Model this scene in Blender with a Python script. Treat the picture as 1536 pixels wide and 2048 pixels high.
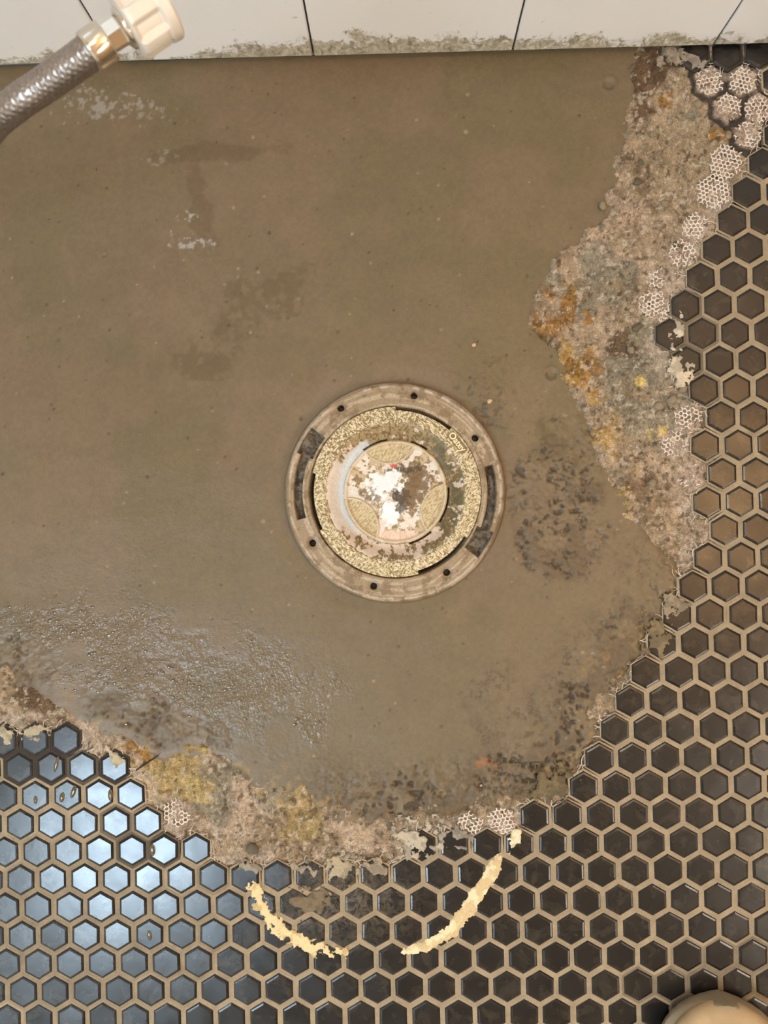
import bpy, bmesh, math, random
import numpy as np
from mathutils import Matrix, Vector
random.seed(7)
SC = bpy.context.scene
COL = SC.collection
for o in list(bpy.data.objects): bpy.data.objects.remove(o)

# ------------------------------------------------------------------ camera (fitted to the tile lattice)
FPX, H = 1539.0, 0.63589
RX, RY, RZ = 0.0110145, 0.0199150, -0.0230650
CAM = (Matrix.Rotation(RZ, 3, 'Z') @ Matrix.Rotation(RY, 3, 'Y') @ Matrix.Rotation(RX, 3, 'X'))
cd = bpy.data.cameras.new('camera'); cam = bpy.data.objects.new('camera', cd); COL.objects.link(cam)
cd.sensor_fit = 'VERTICAL'; cd.sensor_height = 36.0; cd.sensor_width = 27.0
cd.lens = FPX / 2048 * 36.0
cd.clip_start = 0.01
cam.matrix_world = Matrix.Translation((0, 0, H)) @ CAM.to_4x4()
cd.dof.use_dof = True; cd.dof.focus_distance = 0.635; cd.dof.aperture_fstop = 14.0
SC.camera = cam

# ------------------------------------------------------------------ world, lights, exposure
w = bpy.data.worlds.new('world'); SC.world = w; w.use_nodes = True
w.node_tree.nodes['Background'].inputs[0].default_value = (0.55, 0.72, 1.0, 1)
w.node_tree.nodes['Background'].inputs[1].default_value = 1.0
SC.view_settings.view_transform = 'Standard'; SC.view_settings.look = 'None'
SC.view_settings.gamma = 1.0; SC.view_settings.use_curve_mapping = False
SC.view_settings.exposure = 0.40
SKY_L = 31.0            # daylight in the skylight pane
VANITY_L = 25.0         # warm bar lamp on the right wall
AMBER_L = 8.0           # dim amber glow panel, added for the tile reflection
CEIL_L = 26.0           # warm round ceiling lamp
ROOM = dict(x0=-1.75, x1=1.25, y0=-2.1, y1=0.388, h=2.4)

# ------------------------------------------------------------------ helpers
def S(r, g, b):
    f = lambda c: (c/255/12.92) if c/255 <= .04045 else ((c/255+.055)/1.055)**2.4
    return np.array([f(r), f(g), f(b)])
def tag(o, label=None, cat=None, group=None, kind=None):
    if label: o['label'] = label
    if cat: o['category'] = cat
    if group: o['group'] = group
    if kind: o['kind'] = kind
    return o
def link(name, me, mat=None, parent=None, smooth=False):
    o = bpy.data.objects.new(name, me); COL.objects.link(o)
    if mat and not me.materials: me.materials.append(mat)
    if parent: o.parent = parent
    if smooth:
        me.polygons.foreach_set('use_smooth', np.ones(len(me.polygons), bool))
    return o
def empty(name, loc=(0, 0, 0), rz=0.0):
    o = bpy.data.objects.new(name, None); COL.objects.link(o); o.location = loc; o.rotation_euler = (0, 0, rz)
    o.empty_display_size = .02
    return o
_R = np.array(CAM)
def px(x, y, z=0.0):
    """floor point (height z) seen at photo pixel x, y; works on arrays"""
    x = np.asarray(x, float); y = np.asarray(y, float)
    d = np.stack([(x-768)/FPX, (1024-y)/FPX, -np.ones_like(x)], -1) @ _R.T
    t = (z-H)/d[..., 2]
    return np.stack([d[..., 0]*t, d[..., 1]*t, np.full_like(t, z)], -1)
def ray(x, y, depth):
    d = _R @ np.array([(x-768)/FPX, (1024-y)/FPX, -1.0])
    return Vector((d*depth + np.array([0, 0, H])).tolist())
def topx(X, Y, Z=0.0):
    q = np.stack([X, Y, np.broadcast_to(Z-H, np.shape(X))], -1) @ _R
    return 768+FPX*q[..., 0]/-q[..., 2], 1024-FPX*q[..., 1]/-q[..., 2]
MPP = H/FPX      # metres in one pixel on the floor

def _hash(i, j, s):
    n = (i.astype(np.int64)*374761393 + j.astype(np.int64)*668265263 + s*2147483) & 0xffffffff
    n = ((n ^ (n >> 13))*1274126177) & 0xffffffff
    return ((n ^ (n >> 16)) & 0xffff)/65535.0
def vn(x, y, s=0):
    xi, yi = np.floor(x), np.floor(y); fx, fy = x-xi, y-yi
    fx = fx*fx*fx*(fx*(fx*6-15)+10); fy = fy*fy*fy*(fy*(fy*6-15)+10)
    a, b = _hash(xi, yi, s), _hash(xi+1, yi, s); c, d = _hash(xi, yi+1, s), _hash(xi+1, yi+1, s)
    return (a+(b-a)*fx)*(1-fy)+(c+(d-c)*fx)*fy
def fbm(x, y, f, s=0, octv=4, gain=.5):
    """-1..1"""
    t = 0; a = 1; n = 0
    ca, sa = math.cos(.6), math.sin(.6)
    X, Y = x*f, y*f
    for k in range(octv):
        t = t+a*(vn(X, Y, s+k*17)*2-1); n += a; a *= gain
        X, Y = (X*ca-Y*sa)*2.03+11.3, (X*sa+Y*ca)*2.03+5.7
    return np.clip(t/n*1.9, -1.3, 1.3)
def sst(a, b, x):
    t = np.clip((x-a)/(b-a), 0, 1); return t*t*(3-2*t)
def blob(X, Y, cx, cy, rx, ry=None, rot=0, warp=.35, f=90, s=3, soft=.25):
    """soft patch 0..1 centred on photo pixel cx, cy with radii in pixels and a ragged edge"""
    ry = ry or rx
    c = px(cx, cy); dx, dy = (X-c[0])/MPP, (Y-c[1])/MPP
    a = math.radians(rot); u, v = dx*math.cos(a)+dy*math.sin(a), -dx*math.sin(a)+dy*math.cos(a)
    r = np.hypot(u/rx, v/ry)
    return sst(1+soft, 1-soft, r + warp*fbm(X, Y, f, s, 4)) if warp else sst(1.2, .8, r)
def polysdf(X, Y, P):
    """positive inside polygon P (n,2)"""
    d = np.full(X.shape, 1e9); ins = np.zeros(X.shape, bool)
    n = len(P)
    for k in range(n):
        ax, ay = P[k]; bx, by = P[(k+1) % n]
        ex, ey = bx-ax, by-ay; L = ex*ex+ey*ey+1e-18
        t = np.clip(((X-ax)*ex+(Y-ay)*ey)/L, 0, 1)
        d = np.minimum(d, np.hypot(X-ax-t*ex, Y-ay-t*ey))
        c = ((ay > Y) != (by > Y)) & (X < ex*(Y-ay)/(ey if abs(ey) > 1e-12 else 1e-12)+ax)
        ins ^= c
    return np.where(ins, d, -d)
def mixc(c, col, m):
    return c*(1-m[..., None])+np.asarray(col)*m[..., None]
def grid_mesh(name, X, Y, Z, keep, col=None, wet=None, wrap=False):
    """height-field mesh: 2-D arrays, faces kept where all four corners are kept"""
    h, wd = X.shape
    idx = np.arange(h*wd).reshape(h, wd)
    if wrap:
        nx = np.roll(idx, -1, 1); a, b, c, d = idx[:-1], nx[:-1], nx[1:], idx[1:]
    else:
        a, b, c, d = idx[:-1, :-1], idx[:-1, 1:], idx[1:, 1:], idx[1:, :-1]
    F = np.stack([a, b, c, d], -1).reshape(-1, 4)
    k = keep.ravel(); F = F[k[F].all(1)]
    used = np.zeros(h*wd, bool); used[F.ravel()] = True
    rm = np.cumsum(used)-1; F = rm[F]
    V = np.stack([X.ravel(), Y.ravel(), Z.ravel()], 1)[used]
    me = bpy.data.meshes.new(name)
    me.vertices.add(len(V)); me.vertices.foreach_set('co', V.ravel())
    me.loops.add(F.size); me.loops.foreach_set('vertex_index', F.ravel().astype(np.int32))
    me.polygons.add(len(F)); me.polygons.foreach_set('loop_start', np.arange(0, F.size, 4, dtype=np.int32))
    me.polygons.foreach_set('loop_total', np.full(len(F), 4, np.int32))
    me.polygons.foreach_set('use_smooth', np.ones(len(F), bool))
    me.update(calc_edges=True)
    if col is not None:
        A = me.attributes.new('tint', 'FLOAT_COLOR', 'POINT')
        C = np.ones((len(V), 4)); C[:, :3] = np.clip(col.reshape(-1, 3)[used], 0, 1)
        A.data.foreach_set('color', C.ravel())
    if wet is not None:
        A = me.attributes.new('wet', 'FLOAT', 'POINT'); A.data.foreach_set('value', np.clip(wet.ravel()[used], 0, 1))
    me.validate()
    return me
def pymesh(name, V, F):
    me = bpy.data.meshes.new(name); me.from_pydata([tuple(map(float, v)) for v in V], [], F); me.update(); return me
class MB:
    def __init__(s): s.V = []; s.F = []
    def box(s, x0, x1, y0, y1, z0, z1):
        b = len(s.V); s.V += [(x, y, z) for z in (z0, z1) for x, y in ((x0, y0), (x1, y0), (x1, y1), (x0, y1))]
        s.F += [tuple(b+i for i in f) for f in ((3, 2, 1, 0), (4, 5, 6, 7), (0, 1, 5, 4), (1, 2, 6, 5), (2, 3, 7, 6), (3, 0, 4, 7))]
        return s
    def tube(s, pts, rad, n=6, cap=True):
        pts = [Vector(p) for p in pts]; b = len(s.V)
        up = None
        for i, p in enumerate(pts):
            t = (pts[min(i+1, len(pts)-1)]-pts[max(i-1, 0)]).normalized()
            if up is None: up = Vector((0, 0, 1)) if abs(t.z) < .9 else Vector((1, 0, 0))
            u = (up-t*up.dot(t)).normalized(); v = t.cross(u); up = u
            r = rad[i] if hasattr(rad, '__len__') else rad
            for k in range(n):
                a = 2*math.pi*k/n; s.V.append(tuple(p+u*math.cos(a)*r+v*math.sin(a)*r))
        for i in range(len(pts)-1):
            for k in range(n):
                s.F.append((b+i*n+k, b+i*n+(k+1) % n, b+(i+1)*n+(k+1) % n, b+(i+1)*n+k))
        if cap:
            s.F.append(tuple(b+k for k in reversed(range(n)))); e = b+(len(pts)-1)*n
            s.F.append(tuple(e+k for k in range(n)))
        return s
    def lathe(s, prof, n=48, origin=(0, 0, 0), axis=(0, 0, 1), lobes=None, cap=True):
        """prof: (radius, height) list along the axis"""
        q = Vector((0, 0, 1)).rotation_difference(Vector(axis).normalized()); o = Vector(origin); b = len(s.V)
        for i, (r, z) in enumerate(prof):
            for k in range(n):
                a = 2*math.pi*k/n; rr = r*(lobes(a, i) if lobes else 1)
                s.V.append(tuple(o+q @ Vector((rr*math.cos(a), rr*math.sin(a), z))))
        for i in range(len(prof)-1):
            for k in range(n):
                s.F.append((b+i*n+k, b+i*n+(k+1) % n, b+(i+1)*n+(k+1) % n, b+(i+1)*n+k))
        if cap:
            s.F.append(tuple(b+k for k in reversed(range(n)))); e = b+(len(prof)-1)*n
            s.F.append(tuple(e+k for k in range(n)))
        return s
    def build(s, name, mat, parent=None, smooth=False):
        return link(name, pymesh(name, s.V, s.F), mat, parent, smooth)

# ------------------------------------------------------------------ materials
def nodes(name):
    m = bpy.data.materials.new(name); m.use_nodes = True; t = m.node_tree
    return m, t, t.nodes['Principled BSDF']
def N(t, typ, **kw):
    n = t.nodes.new(typ)
    for k, v in kw.items():
        if k.startswith('i_'): n.inputs[int(k[2:]) if k[2:].isdigit() else k[2:]].default_value = v
        else: setattr(n, k, v)
    return n
def noise(t, scale, detail=4, rough=.55, dist=0.0, vec=None):
    n = N(t, 'ShaderNodeTexNoise'); n.inputs['Scale'].default_value = scale; n.inputs['Detail'].default_value = detail
    n.inputs['Roughness'].default_value = rough; n.inputs['Distortion'].default_value = dist
    if vec is not None: t.links.new(vec, n.inputs['Vector'])
    return n
def coord(t, which='Object'):
    return N(t, 'ShaderNodeTexCoord').outputs[which]
def ramp(t, fac, stops):
    r = N(t, 'ShaderNodeValToRGB'); e = r.color_ramp.elements
    while len(e) < len(stops): e.new(.5)
    for k, (p, c) in enumerate(stops):
        e[k].position = p; e[k].color = tuple(c)+(1,) if hasattr(c, '__len__') else (c, c, c, 1)
    t.links.new(fac, r.inputs['Fac']); return r
def mixrgb(t, fac, a, b, mode='MIX'):
    n = N(t, 'ShaderNodeMix', data_type='RGBA', blend_type=mode)
    for s, v in ((n.inputs[0], fac), (n.inputs[6], a), (n.inputs[7], b)):
        if hasattr(v, 'is_linked') or isinstance(v, bpy.types.NodeSocket): t.links.new(v, s)
        elif hasattr(v, '__len__'): s.default_value = tuple(v)+(1,) if len(v) == 3 else tuple(v)
        else: s.default_value = v
    return n.outputs[2]
def bump(t, b, h, strength=.5, dist=.001, prev=None):
    n = N(t, 'ShaderNodeBump'); n.inputs['Strength'].default_value = strength; n.inputs['Distance'].default_value = dist
    t.links.new(h, n.inputs['Height'])
    if prev: t.links.new(prev, n.inputs['Normal'])
    t.links.new(n.outputs[0], b.inputs['Normal']); return n.outputs[0]
def M_tint(name, rough, wet_rough=None, grain=(900, .25), bumps=((700, .4, .0006),), spec=.5, metal=0, gain=1.0, wetbump=None):
    """vertex-coloured material with fine grain"""
    m, t, b = nodes(name); v = coord(t)
    a = N(t, 'ShaderNodeAttribute', attribute_name='tint')
    g = noise(t, grain[0], 3, .6, 0, v)
    r = ramp(t, g.outputs[0], ((.25, gain*(1-grain[1])), (.75, gain*(1+grain[1]))))
    t.links.new(mixrgb(t, 1.0, a.outputs['Color'], r.outputs[0], 'MULTIPLY'), b.inputs['Base Color'])
    b.inputs['Specular IOR Level'].default_value = spec; b.inputs['Metallic'].default_value = metal
    b.inputs['Roughness'].default_value = rough
    if wet_rough is not None:
        wa = N(t, 'ShaderNodeAttribute', attribute_name='wet')
        mr = N(t, 'ShaderNodeMapRange'); mr.inputs[3].default_value = rough; mr.inputs[4].default_value = wet_rough
        t.links.new(wa.outputs['Fac'], mr.inputs[0]); t.links.new(mr.outputs[0], b.inputs['Roughness'])
    p = None
    for sc, st, di in bumps:
        p = bump(t, b, noise(t, sc, 4, .6, 0, v).outputs[0], st, di, p)
    if wetbump:
        n = N(t, 'ShaderNodeBump'); n.inputs['Distance'].default_value = wetbump[1]
        t.links.new(noise(t, wetbump[0], 2, .5, .4, v).outputs[0], n.inputs['Height']); t.links.new(wa.outputs['Fac'], n.inputs['Strength'])
        t.links.new(p, n.inputs['Normal']); t.links.new(n.outputs[0], b.inputs['Normal'])
    return m
def M_plain(name, c, rough=.5, metal=0, spec=.5, grain=None, bmp=None):
    m, t, b = nodes(name); v = coord(t)
    b.inputs['Roughness'].default_value = rough; b.inputs['Metallic'].default_value = metal; b.inputs['Specular IOR Level'].default_value = spec
    b.inputs['Base Color'].default_value = tuple(c)+(1,)
    sc, am = grain or (120, .08)
    r = ramp(t, noise(t, sc, 5, .6, 0, v).outputs[0], ((.3, tuple(np.clip(np.array(c)*(1-am), 0, 1))), (.7, tuple(np.clip(np.array(c)*(1+am), 0, 1)))))
    t.links.new(r.outputs[0], b.inputs['Base Color'])
    if bmp: bump(t, b, noise(t, bmp[0], 4, .6, 0, v).outputs[0], bmp[1], bmp[2])
    return m
def M_emit(name, c, strength):
    m, t, b = nodes(name)
    b.inputs['Base Color'].default_value = (.8, .8, .8, 1)
    b.inputs['Emission Color'].default_value = tuple(c)+(1,); b.inputs['Emission Strength'].default_value = strength
    return m

# black glazed hexagon: worn dust film in places, fine scratches
def M_tile():
    m, t, b = nodes('black_glaze')
    geo = N(t, 'ShaderNodeNewGeometry'); pos = geo.outputs['Position']
    oi = N(t, 'ShaderNodeObjectInfo')
    d = noise(t, 55, 6, .65, .6, pos); dr = ramp(t, d.outputs[0], ((.50, 0.0), (.78, .16)))
    # dust worked into the tiles below the torn edge
    c = px(690, 1800); mp = N(t, 'ShaderNodeMapping', vector_type='POINT')
    mp.inputs['Location'].default_value = (-c[0]/.075, -c[1]/.05, 0); mp.inputs['Scale'].default_value = (1/.075, 1/.05, 1)
    t.links.new(pos, mp.inputs[0]); L = N(t, 'ShaderNodeVectorMath', operation='LENGTH'); t.links.new(mp.outputs[0], L.inputs[0])
    near = ramp(t, L.outputs['Value'], ((.2, 1.0), (1.0, 0.0)))
    d2 = noise(t, 130, 6, .7, 1.2, pos); d2r = ramp(t, d2.outputs[0], ((.42, 0.0), (.72, .75)))
    mul = N(t, 'ShaderNodeMath', operation='MULTIPLY'); t.links.new(near.outputs[0], mul.inputs[0]); t.links.new(d2r.outputs[0], mul.inputs[1])
    mx = N(t, 'ShaderNodeMath', operation='MAXIMUM'); t.links.new(mul.outputs[0], mx.inputs[0]); t.links.new(dr.outputs[0], mx.inputs[1])
    # fine specks
    sp = noise(t, 900, 2, .5, 0, pos); spr = ramp(t, sp.outputs[0], ((.72, 0.0), (.78, .5)))
    mx2 = N(t, 'ShaderNodeMath', operation='MAXIMUM'); t.links.new(mx.outputs[0], mx2.inputs[0]); t.links.new(spr.outputs[0], mx2.inputs[1])
    base = mixrgb(t, oi.outputs['Random'], (.008, .0075, .0075), (.013, .012, .011))
    t.links.new(mixrgb(t, mx2.outputs[0], base, S(135, 120, 98)), b.inputs['Base Color'])
    rr = ramp(t, noise(t, 38, 5, .6, .4, pos).outputs[0], ((.35, .19), (.7, .27)))
    t.links.new(rr.outputs[0], b.inputs['Roughness'])
    bump(t, b, noise(t, 160, 3, .5, 0, pos).outputs[0], .06, .0006)
    return m
def M_wall_tile():
    m, t, b = nodes('white_glaze')
    pos = N(t, 'ShaderNodeNewGeometry').outputs['Position']
    sep = N(t, 'ShaderNodeSeparateXYZ'); t.links.new(pos, sep.inputs[0])
    n1 = noise(t, 26, 6, .65, .5, pos)
    st = N(t, 'ShaderNodeMapping'); st.inputs['Scale'].default_value = (1, 1, .75); t.links.new(pos, st.inputs[0])
    n2 = noise(t, 150, 6, .7, 1.2, st.outputs[0])
    # cement smears up to about two centimetres above the floor, taller where the noise says so
    hgt = N(t, 'ShaderNodeMapRange'); hgt.inputs[1].default_value = .34; hgt.inputs[2].default_value = .72; hgt.inputs[3].default_value = .002; hgt.inputs[4].default_value = .034
    t.links.new(n1.outputs[0], hgt.inputs[0])
    xr = N(t, 'ShaderNodeMapRange'); xr.inputs[1].default_value = -.3; xr.inputs[2].default_value = .3; t.links.new(sep.outputs[0], xr.inputs[0])
    band = ramp(t, xr.outputs[0], ((.18, .0), (.34, .009), (.62, .007), (.85, .0)))
    had = N(t, 'ShaderNodeMath', operation='ADD'); t.links.new(hgt.outputs[0], had.inputs[0]); t.links.new(band.outputs[0], had.inputs[1])
    sub = N(t, 'ShaderNodeMath', operation='SUBTRACT'); t.links.new(had.outputs[0], sub.inputs[0]); t.links.new(sep.outputs[2], sub.inputs[1])
    sc = N(t, 'ShaderNodeMath', operation='MULTIPLY_ADD'); sc.inputs[1].default_value = 26.0; sc.inputs[2].default_value = 0.0; t.links.new(sub.outputs[0], sc.inputs[0])
    ad = N(t, 'ShaderNodeMath', operation='ADD'); t.links.new(sc.outputs[0], ad.inputs[0]); t.links.new(n2.outputs[0], ad.inputs[1])
    msk = ramp(t, ad.outputs[0], ((.50, 0.0), (.70, .95)))
    # isolated splashes higher up
    n3 = noise(t, 120, 3, .5, .8, pos); m3 = ramp(t, n3.outputs[0], ((.735, 0.0), (.76, .55)))
    mx = N(t, 'ShaderNodeMath', operation='MAXIMUM'); t.links.new(msk.outputs[0], mx.inputs[0]); t.links.new(m3.outputs[0], mx.inputs[1])
    smear = ramp(t, n2.outputs[0], ((.35, S(214, 206, 184)), (.68, S(118, 106, 80))))
    t.links.new(mixrgb(t, mx.outputs[0], S(246, 245, 243), smear.outputs[0]), b.inputs['Base Color'])
    rr = ramp(t, mx.outputs[0], ((.1, .22), (.6, .8))); t.links.new(rr.outputs[0], b.inputs['Roughness'])
    bump(t, b, mx.outputs[0], .5, .0008)
    return m
def M_grout():
    m, t, b = nodes('sanded_grout'); pos = N(t, 'ShaderNodeNewGeometry').outputs['Position']
    a = N(t, 'ShaderNodeAttribute', attribute_name='tint')
    g = noise(t, 60, 6, .7, .3, pos); r = ramp(t, g.outputs[0], ((.3, .72), (.68, 1.12)))
    g2 = noise(t, 1400, 2, .6, 0, pos); r2 = ramp(t, g2.outputs[0], ((.3, .8), (.7, 1.15)))
    c = mixrgb(t, 1.0, a.outputs['Color'], r.outputs[0], 'MULTIPLY'); c = mixrgb(t, 1.0, c, r2.outputs[0], 'MULTIPLY')
    t.links.new(c, b.inputs['Base Color']); b.inputs['Roughness'].default_value = .85
    bump(t, b, g2.outputs[0], .5, .0005)
    return m

TILE = M_tile(); WTILE = M_wall_tile(); GROUT = M_grout()
CEMENT = M_tint('wet_cement', .5, .035, (1500, .16), ((240, .22, .0010), (900, .16, .0005)), gain=.70, wetbump=(430, .0013))
THINSET = M_tint('old_thinset', .8, None, (1100, .42), ((420, 1.0, .0036), (1500, 1.0, .0014)), gain=1.10)
SMEAR = M_tint('dried_mortar', .8, None, (900, .2), ((700, .6, .0006),))
FLANGE = M_tint('grey_flange', .42, None, (500, .22), ((900, .3, .0004),), gain=.84)
PLUGM = M_tint('scraped_plastic', .45, .2, (1600, .22), ((900, .35, .0004),), gain=.9)
FIBRE = M_plain('white_fibre', S(232, 220, 208), .7, grain=(300, .1))
WHITE = M_plain('white_paint', S(232, 226, 214), .7, grain=(6, .03))
CEILP = M_plain('ceiling_paint', S(214, 202, 184), .8, grain=(6, .03))
WARMW = M_plain('warm_wall_paint', S(196, 160, 118), .7, grain=(5, .05))
GREYG = M_plain('wall_grout', S(70, 68, 70), .85, grain=(200, .2))
SLAB = M_plain('dark_mortar_bed', S(70, 60, 48), .9, grain=(200, .3), bmp=(300, .6, .002))

# ------------------------------------------------------------------ tile lattice
PIT = .0267; ROWH = PIT*math.sqrt(3)/2
LX, LY = 0.0527026, 0.0786194
# photo row -> smallest x (pixels) at which the right-hand tiles start, and largest x of the left-hand tiles
RIGHT = {93: 1375, 150: 1545, 207: 1570, 264: 1515, 321: 1510, 379: 1480, 438: 1450, 497: 1420, 554: 1390, 612: 1360, 667: 1335, 722: 1368,
         780: 1396, 835: 1430, 892: 1408, 950: 1432, 1006: 1400, 1062: 1436, 1119: 1405, 1178: 1376, 1234: 1343, 1290: 1313, 1345: 1282,
         1402: 1250, 1457: 1220, 1515: 1192, 1572: 1160, 1628: 1060, 1685: 830}
LEFT = {1475: 145, 1530: 243, 1587: 276, 1643: 308, 1700: 405}
RY_, RV_ = np.array(list(RIGHT)), np.array(list(RIGHT.values())); LY_, LV_ = np.array(list(LEFT)), np.array(list(LEFT.values()))
def tile_here(x, y):
    """does the tile centred at world x, y still stand? (x, y arrays)"""
    u, v = topx(x, y)
    r = RV_[np.abs(RY_[None, :]-v.ravel()[:, None]).argmin(1)].reshape(v.shape)
    l = LV_[np.abs(LY_[None, :]-v.ravel()[:, None]).argmin(1)].reshape(v.shape)
    l = np.where(v < 1448, -330-np.maximum(0, v-1000)*-.45, l)
    return (v > 1716) | (u >= r) | (u <= l)
def cell(X, Y):
    """lattice cell (i, j) of world points"""
    j0 = np.floor((Y-LY)/ROWH); best = None
    for dj in (0, 1):
        j = j0+dj; off = (j % 2)/2; i = np.round((X-LX)/PIT-off)
        cx, cy = LX+(i+off)*PIT, LY+j*ROWH; d = (X-cx)**2+(Y-cy)**2
        if best is None: best = [d, i, j, cx, cy]
        else:
            m = d < best[0]
            for k, v in enumerate((d, i, j, cx, cy)): best[k] = np.where(m, v, best[k])
    return best
def hexdist(dx, dy):
    """distance from a cell centre in the hexagon's metric (flat sides left and right)"""
    dx, dy = np.abs(dx), np.abs(dy); return np.maximum(dx, dx*.5+dy*.8660254)

# ------------------------------------------------------------------ room shell
R0 = ROOM; WY = R0['y1']; TH = .009
floor = MB().box(R0['x0'], R0['x1'], R0['y0'], WY+.03, -.06, -.012).build('floor', SLAB); tag(floor, 'black hexagon mosaic floor with sandy beige grout', kind='structure')
wall = MB().box(R0['x0'], R0['x1'], WY+TH, WY+TH+.1, -.06, R0['h']).build('wall_back', WHITE); tag(wall, 'white tiled bathroom wall with thin dark joints', kind='structure')
tag(MB().box(R0['x0']-.1, R0['x0'], R0['y0'], WY+.1, -.06, R0['h']).build('wall_left', WHITE), 'plain painted side wall', kind='structure')
tag(MB().box(R0['x1'], R0['x1']+.1, R0['y0'], WY+.1, -.06, R0['h']).build('wall_right', WARMW), 'warm tan painted side wall', kind='structure')
tag(MB().box(R0['x0']-.1, R0['x1']+.1, R0['y0']-.1, R0['y0'], -.06, R0['h']).build('wall_front', WHITE), 'plain painted wall opposite the tiled wall', kind='structure')
SK = (-1.46, -.80, -1.58, -.92)     # skylight opening
c = MB(); hh = R0['h']
c.box(R0['x0'], SK[0], R0['y0'], WY+.1, hh, hh+.15); c.box(SK[1], R0['x1'], R0['y0'], WY+.1, hh, hh+.15)
c.box(SK[0], SK[1], R0['y0'], SK[2], hh, hh+.15); c.box(SK[0], SK[1], SK[3], WY+.1, hh, hh+.15)
tag(c.build('ceiling', CEILP), 'painted ceiling with a square skylight', kind='structure')
win = empty('window_1', ((SK[0]+SK[1])/2, (SK[2]+SK[3])/2, hh)); tag(win, 'square skylight of frosted glass in the ceiling', kind='structure')
hx = (SK[1]-SK[0])/2
MB().box(-hx, hx, -hx, hx, .10, .11).build('pane', M_emit('daylit_frosted_glass', (.62, .82, 1.0), SKY_L), win)
f = MB()
for s in (-1, 1):
    f.box(-hx, hx, s*hx-.02*(s > 0), s*hx+.02*(s < 0), .07, .10); f.box(s*hx-.02*(s > 0), s*hx+.02*(s < 0), -hx+.02, hx-.02, .07, .10)
f.build('frame', WHITE, win)

# wall tiles: bottom rows are pieces of their own
TW, THT, JT = .1647, .0830, .0016
WROT = -.0075       # the wall runs slightly off the tile grid
wt = empty('trim_1', (0, 0, 0)); bpy.data.objects.remove(wt)
def wall_tile_mesh(w_, h_):
    b = .0009; V = []; F = []
    for (ins, y) in ((0, TH), (0, b), (b, 0)):
        V += [(-w_/2+ins, y, ins), (w_/2-ins, y, ins), (w_/2-ins, y, h_-ins), (-w_/2+ins, y, h_-ins)]
    for r in (0, 4):
        for k in range(4): F.append((r+k, r+(k+1) % 4, r+4+(k+1) % 4, r+4+k))
    F.append((8, 9, 10, 11)); F = [tuple(q) for q in F]
    return pymesh('wall_tile', V, F)
wtm = wall_tile_mesh(TW-JT, THT-JT); wtm.materials.append(WTILE)
J0 = -.0621
WV, WF = [], []
base = [tuple(v.co) for v in wtm.vertices]; bf = [tuple(p.vertices) for p in wtm.polygons]
for r in range(14):
    off = 0 if r % 2 == 0 else TW/2
    for k in range(-11, 9):
        x = J0+TW/2+k*TW+off; z = .0028+r*THT
        if x-TW/2 < R0['x0'] or x+TW/2 > R0['x1']: continue
        y = WY+x*WROT-.0015
        if r < 4:
            o = link('wall_tile', wtm, None, wall); o.location = (x, y+random.uniform(-.0002, .0002), z); o.rotation_euler = (0, 0, WROT)
        else:
            b0 = len(WV); WV += [(x+v[0], y+v[1]+v[0]*WROT, z+v[2]) for v in base]; WF += [tuple(b0+i for i in q) for q in bf]
o = link('wall_tile_field', pymesh('wall_tile_field', WV, WF), WTILE, wall); o['kind'] = 'stuff'
g = MB(); n0 = len(g.V)
for a, b_ in ((R0['x0'], R0['x1']),):
    g.V += [(a, WY+a*WROT+.0006, .004), (b_, WY+b_*WROT+.0006, .004), (b_, WY+b_*WROT+.0006, 14*THT), (a, WY+a*WROT+.0006, 14*THT),
            (a, WY+TH+.01, .004), (b_, WY+TH+.01, .004), (b_, WY+TH+.01, 14*THT), (a, WY+TH+.01, 14*THT)]
    g.F += [(0, 1, 2, 3), (4, 7, 6, 5), (0, 4, 5, 1), (3, 2, 6, 7)]
g.build('grout', GREYG, wall)

# ------------------------------------------------------------------ lamps
vl = empty('vanity_lamp', (R0['x1'], -.85, 1.42)); tag(vl, 'long warm white bar lamp on the tan side wall', 'lamp')
MB().box(-.03, 0, -.45, .45, -.04, .04).build('back_plate', M_plain('brushed_nickel', (.5, .48, .45), .3, 1), vl)
MB().tube([(-.075, -.42, 0), (-.075, .42, 0)], .045, 20).build('shade', M_emit('warm_opal_glass', (1.0, .90, .76), VANITY_L), vl, True)
wl = empty('amber_glow_panel', (R0['x1'], .03, 2.15)); tag(wl, 'wide amber glow panel added high on the tan side wall', 'lamp')  # unseen panel, added to put a brown reflection in the right-hand tiles
MB().box(-.03, 0, -.30, .30, -.16, .16).build('back_plate', M_plain('aged_brass', (.5, .36, .18), .35, 1), wl)
MB().box(-.10, -.03, -.33, .33, -.19, .19).build('shade', M_emit('amber_glow', (1.0, .60, .28), AMBER_L), wl)
cl = empty('ceiling_lamp', (.22, .08, hh)); tag(cl, 'round warm opal lamp on the ceiling above the flange', 'lamp')
MB().lathe([(.13, -.012), (.13, 0)], 40).build('base', WHITE, cl)
MB().lathe([(.02, -.058), (.07, -.05), (.105, -.032), (.118, -.012)], 40).build('shade', M_emit('warm_opal_dome', (1.0, .87, .70), CEIL_L), cl, True)

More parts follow.
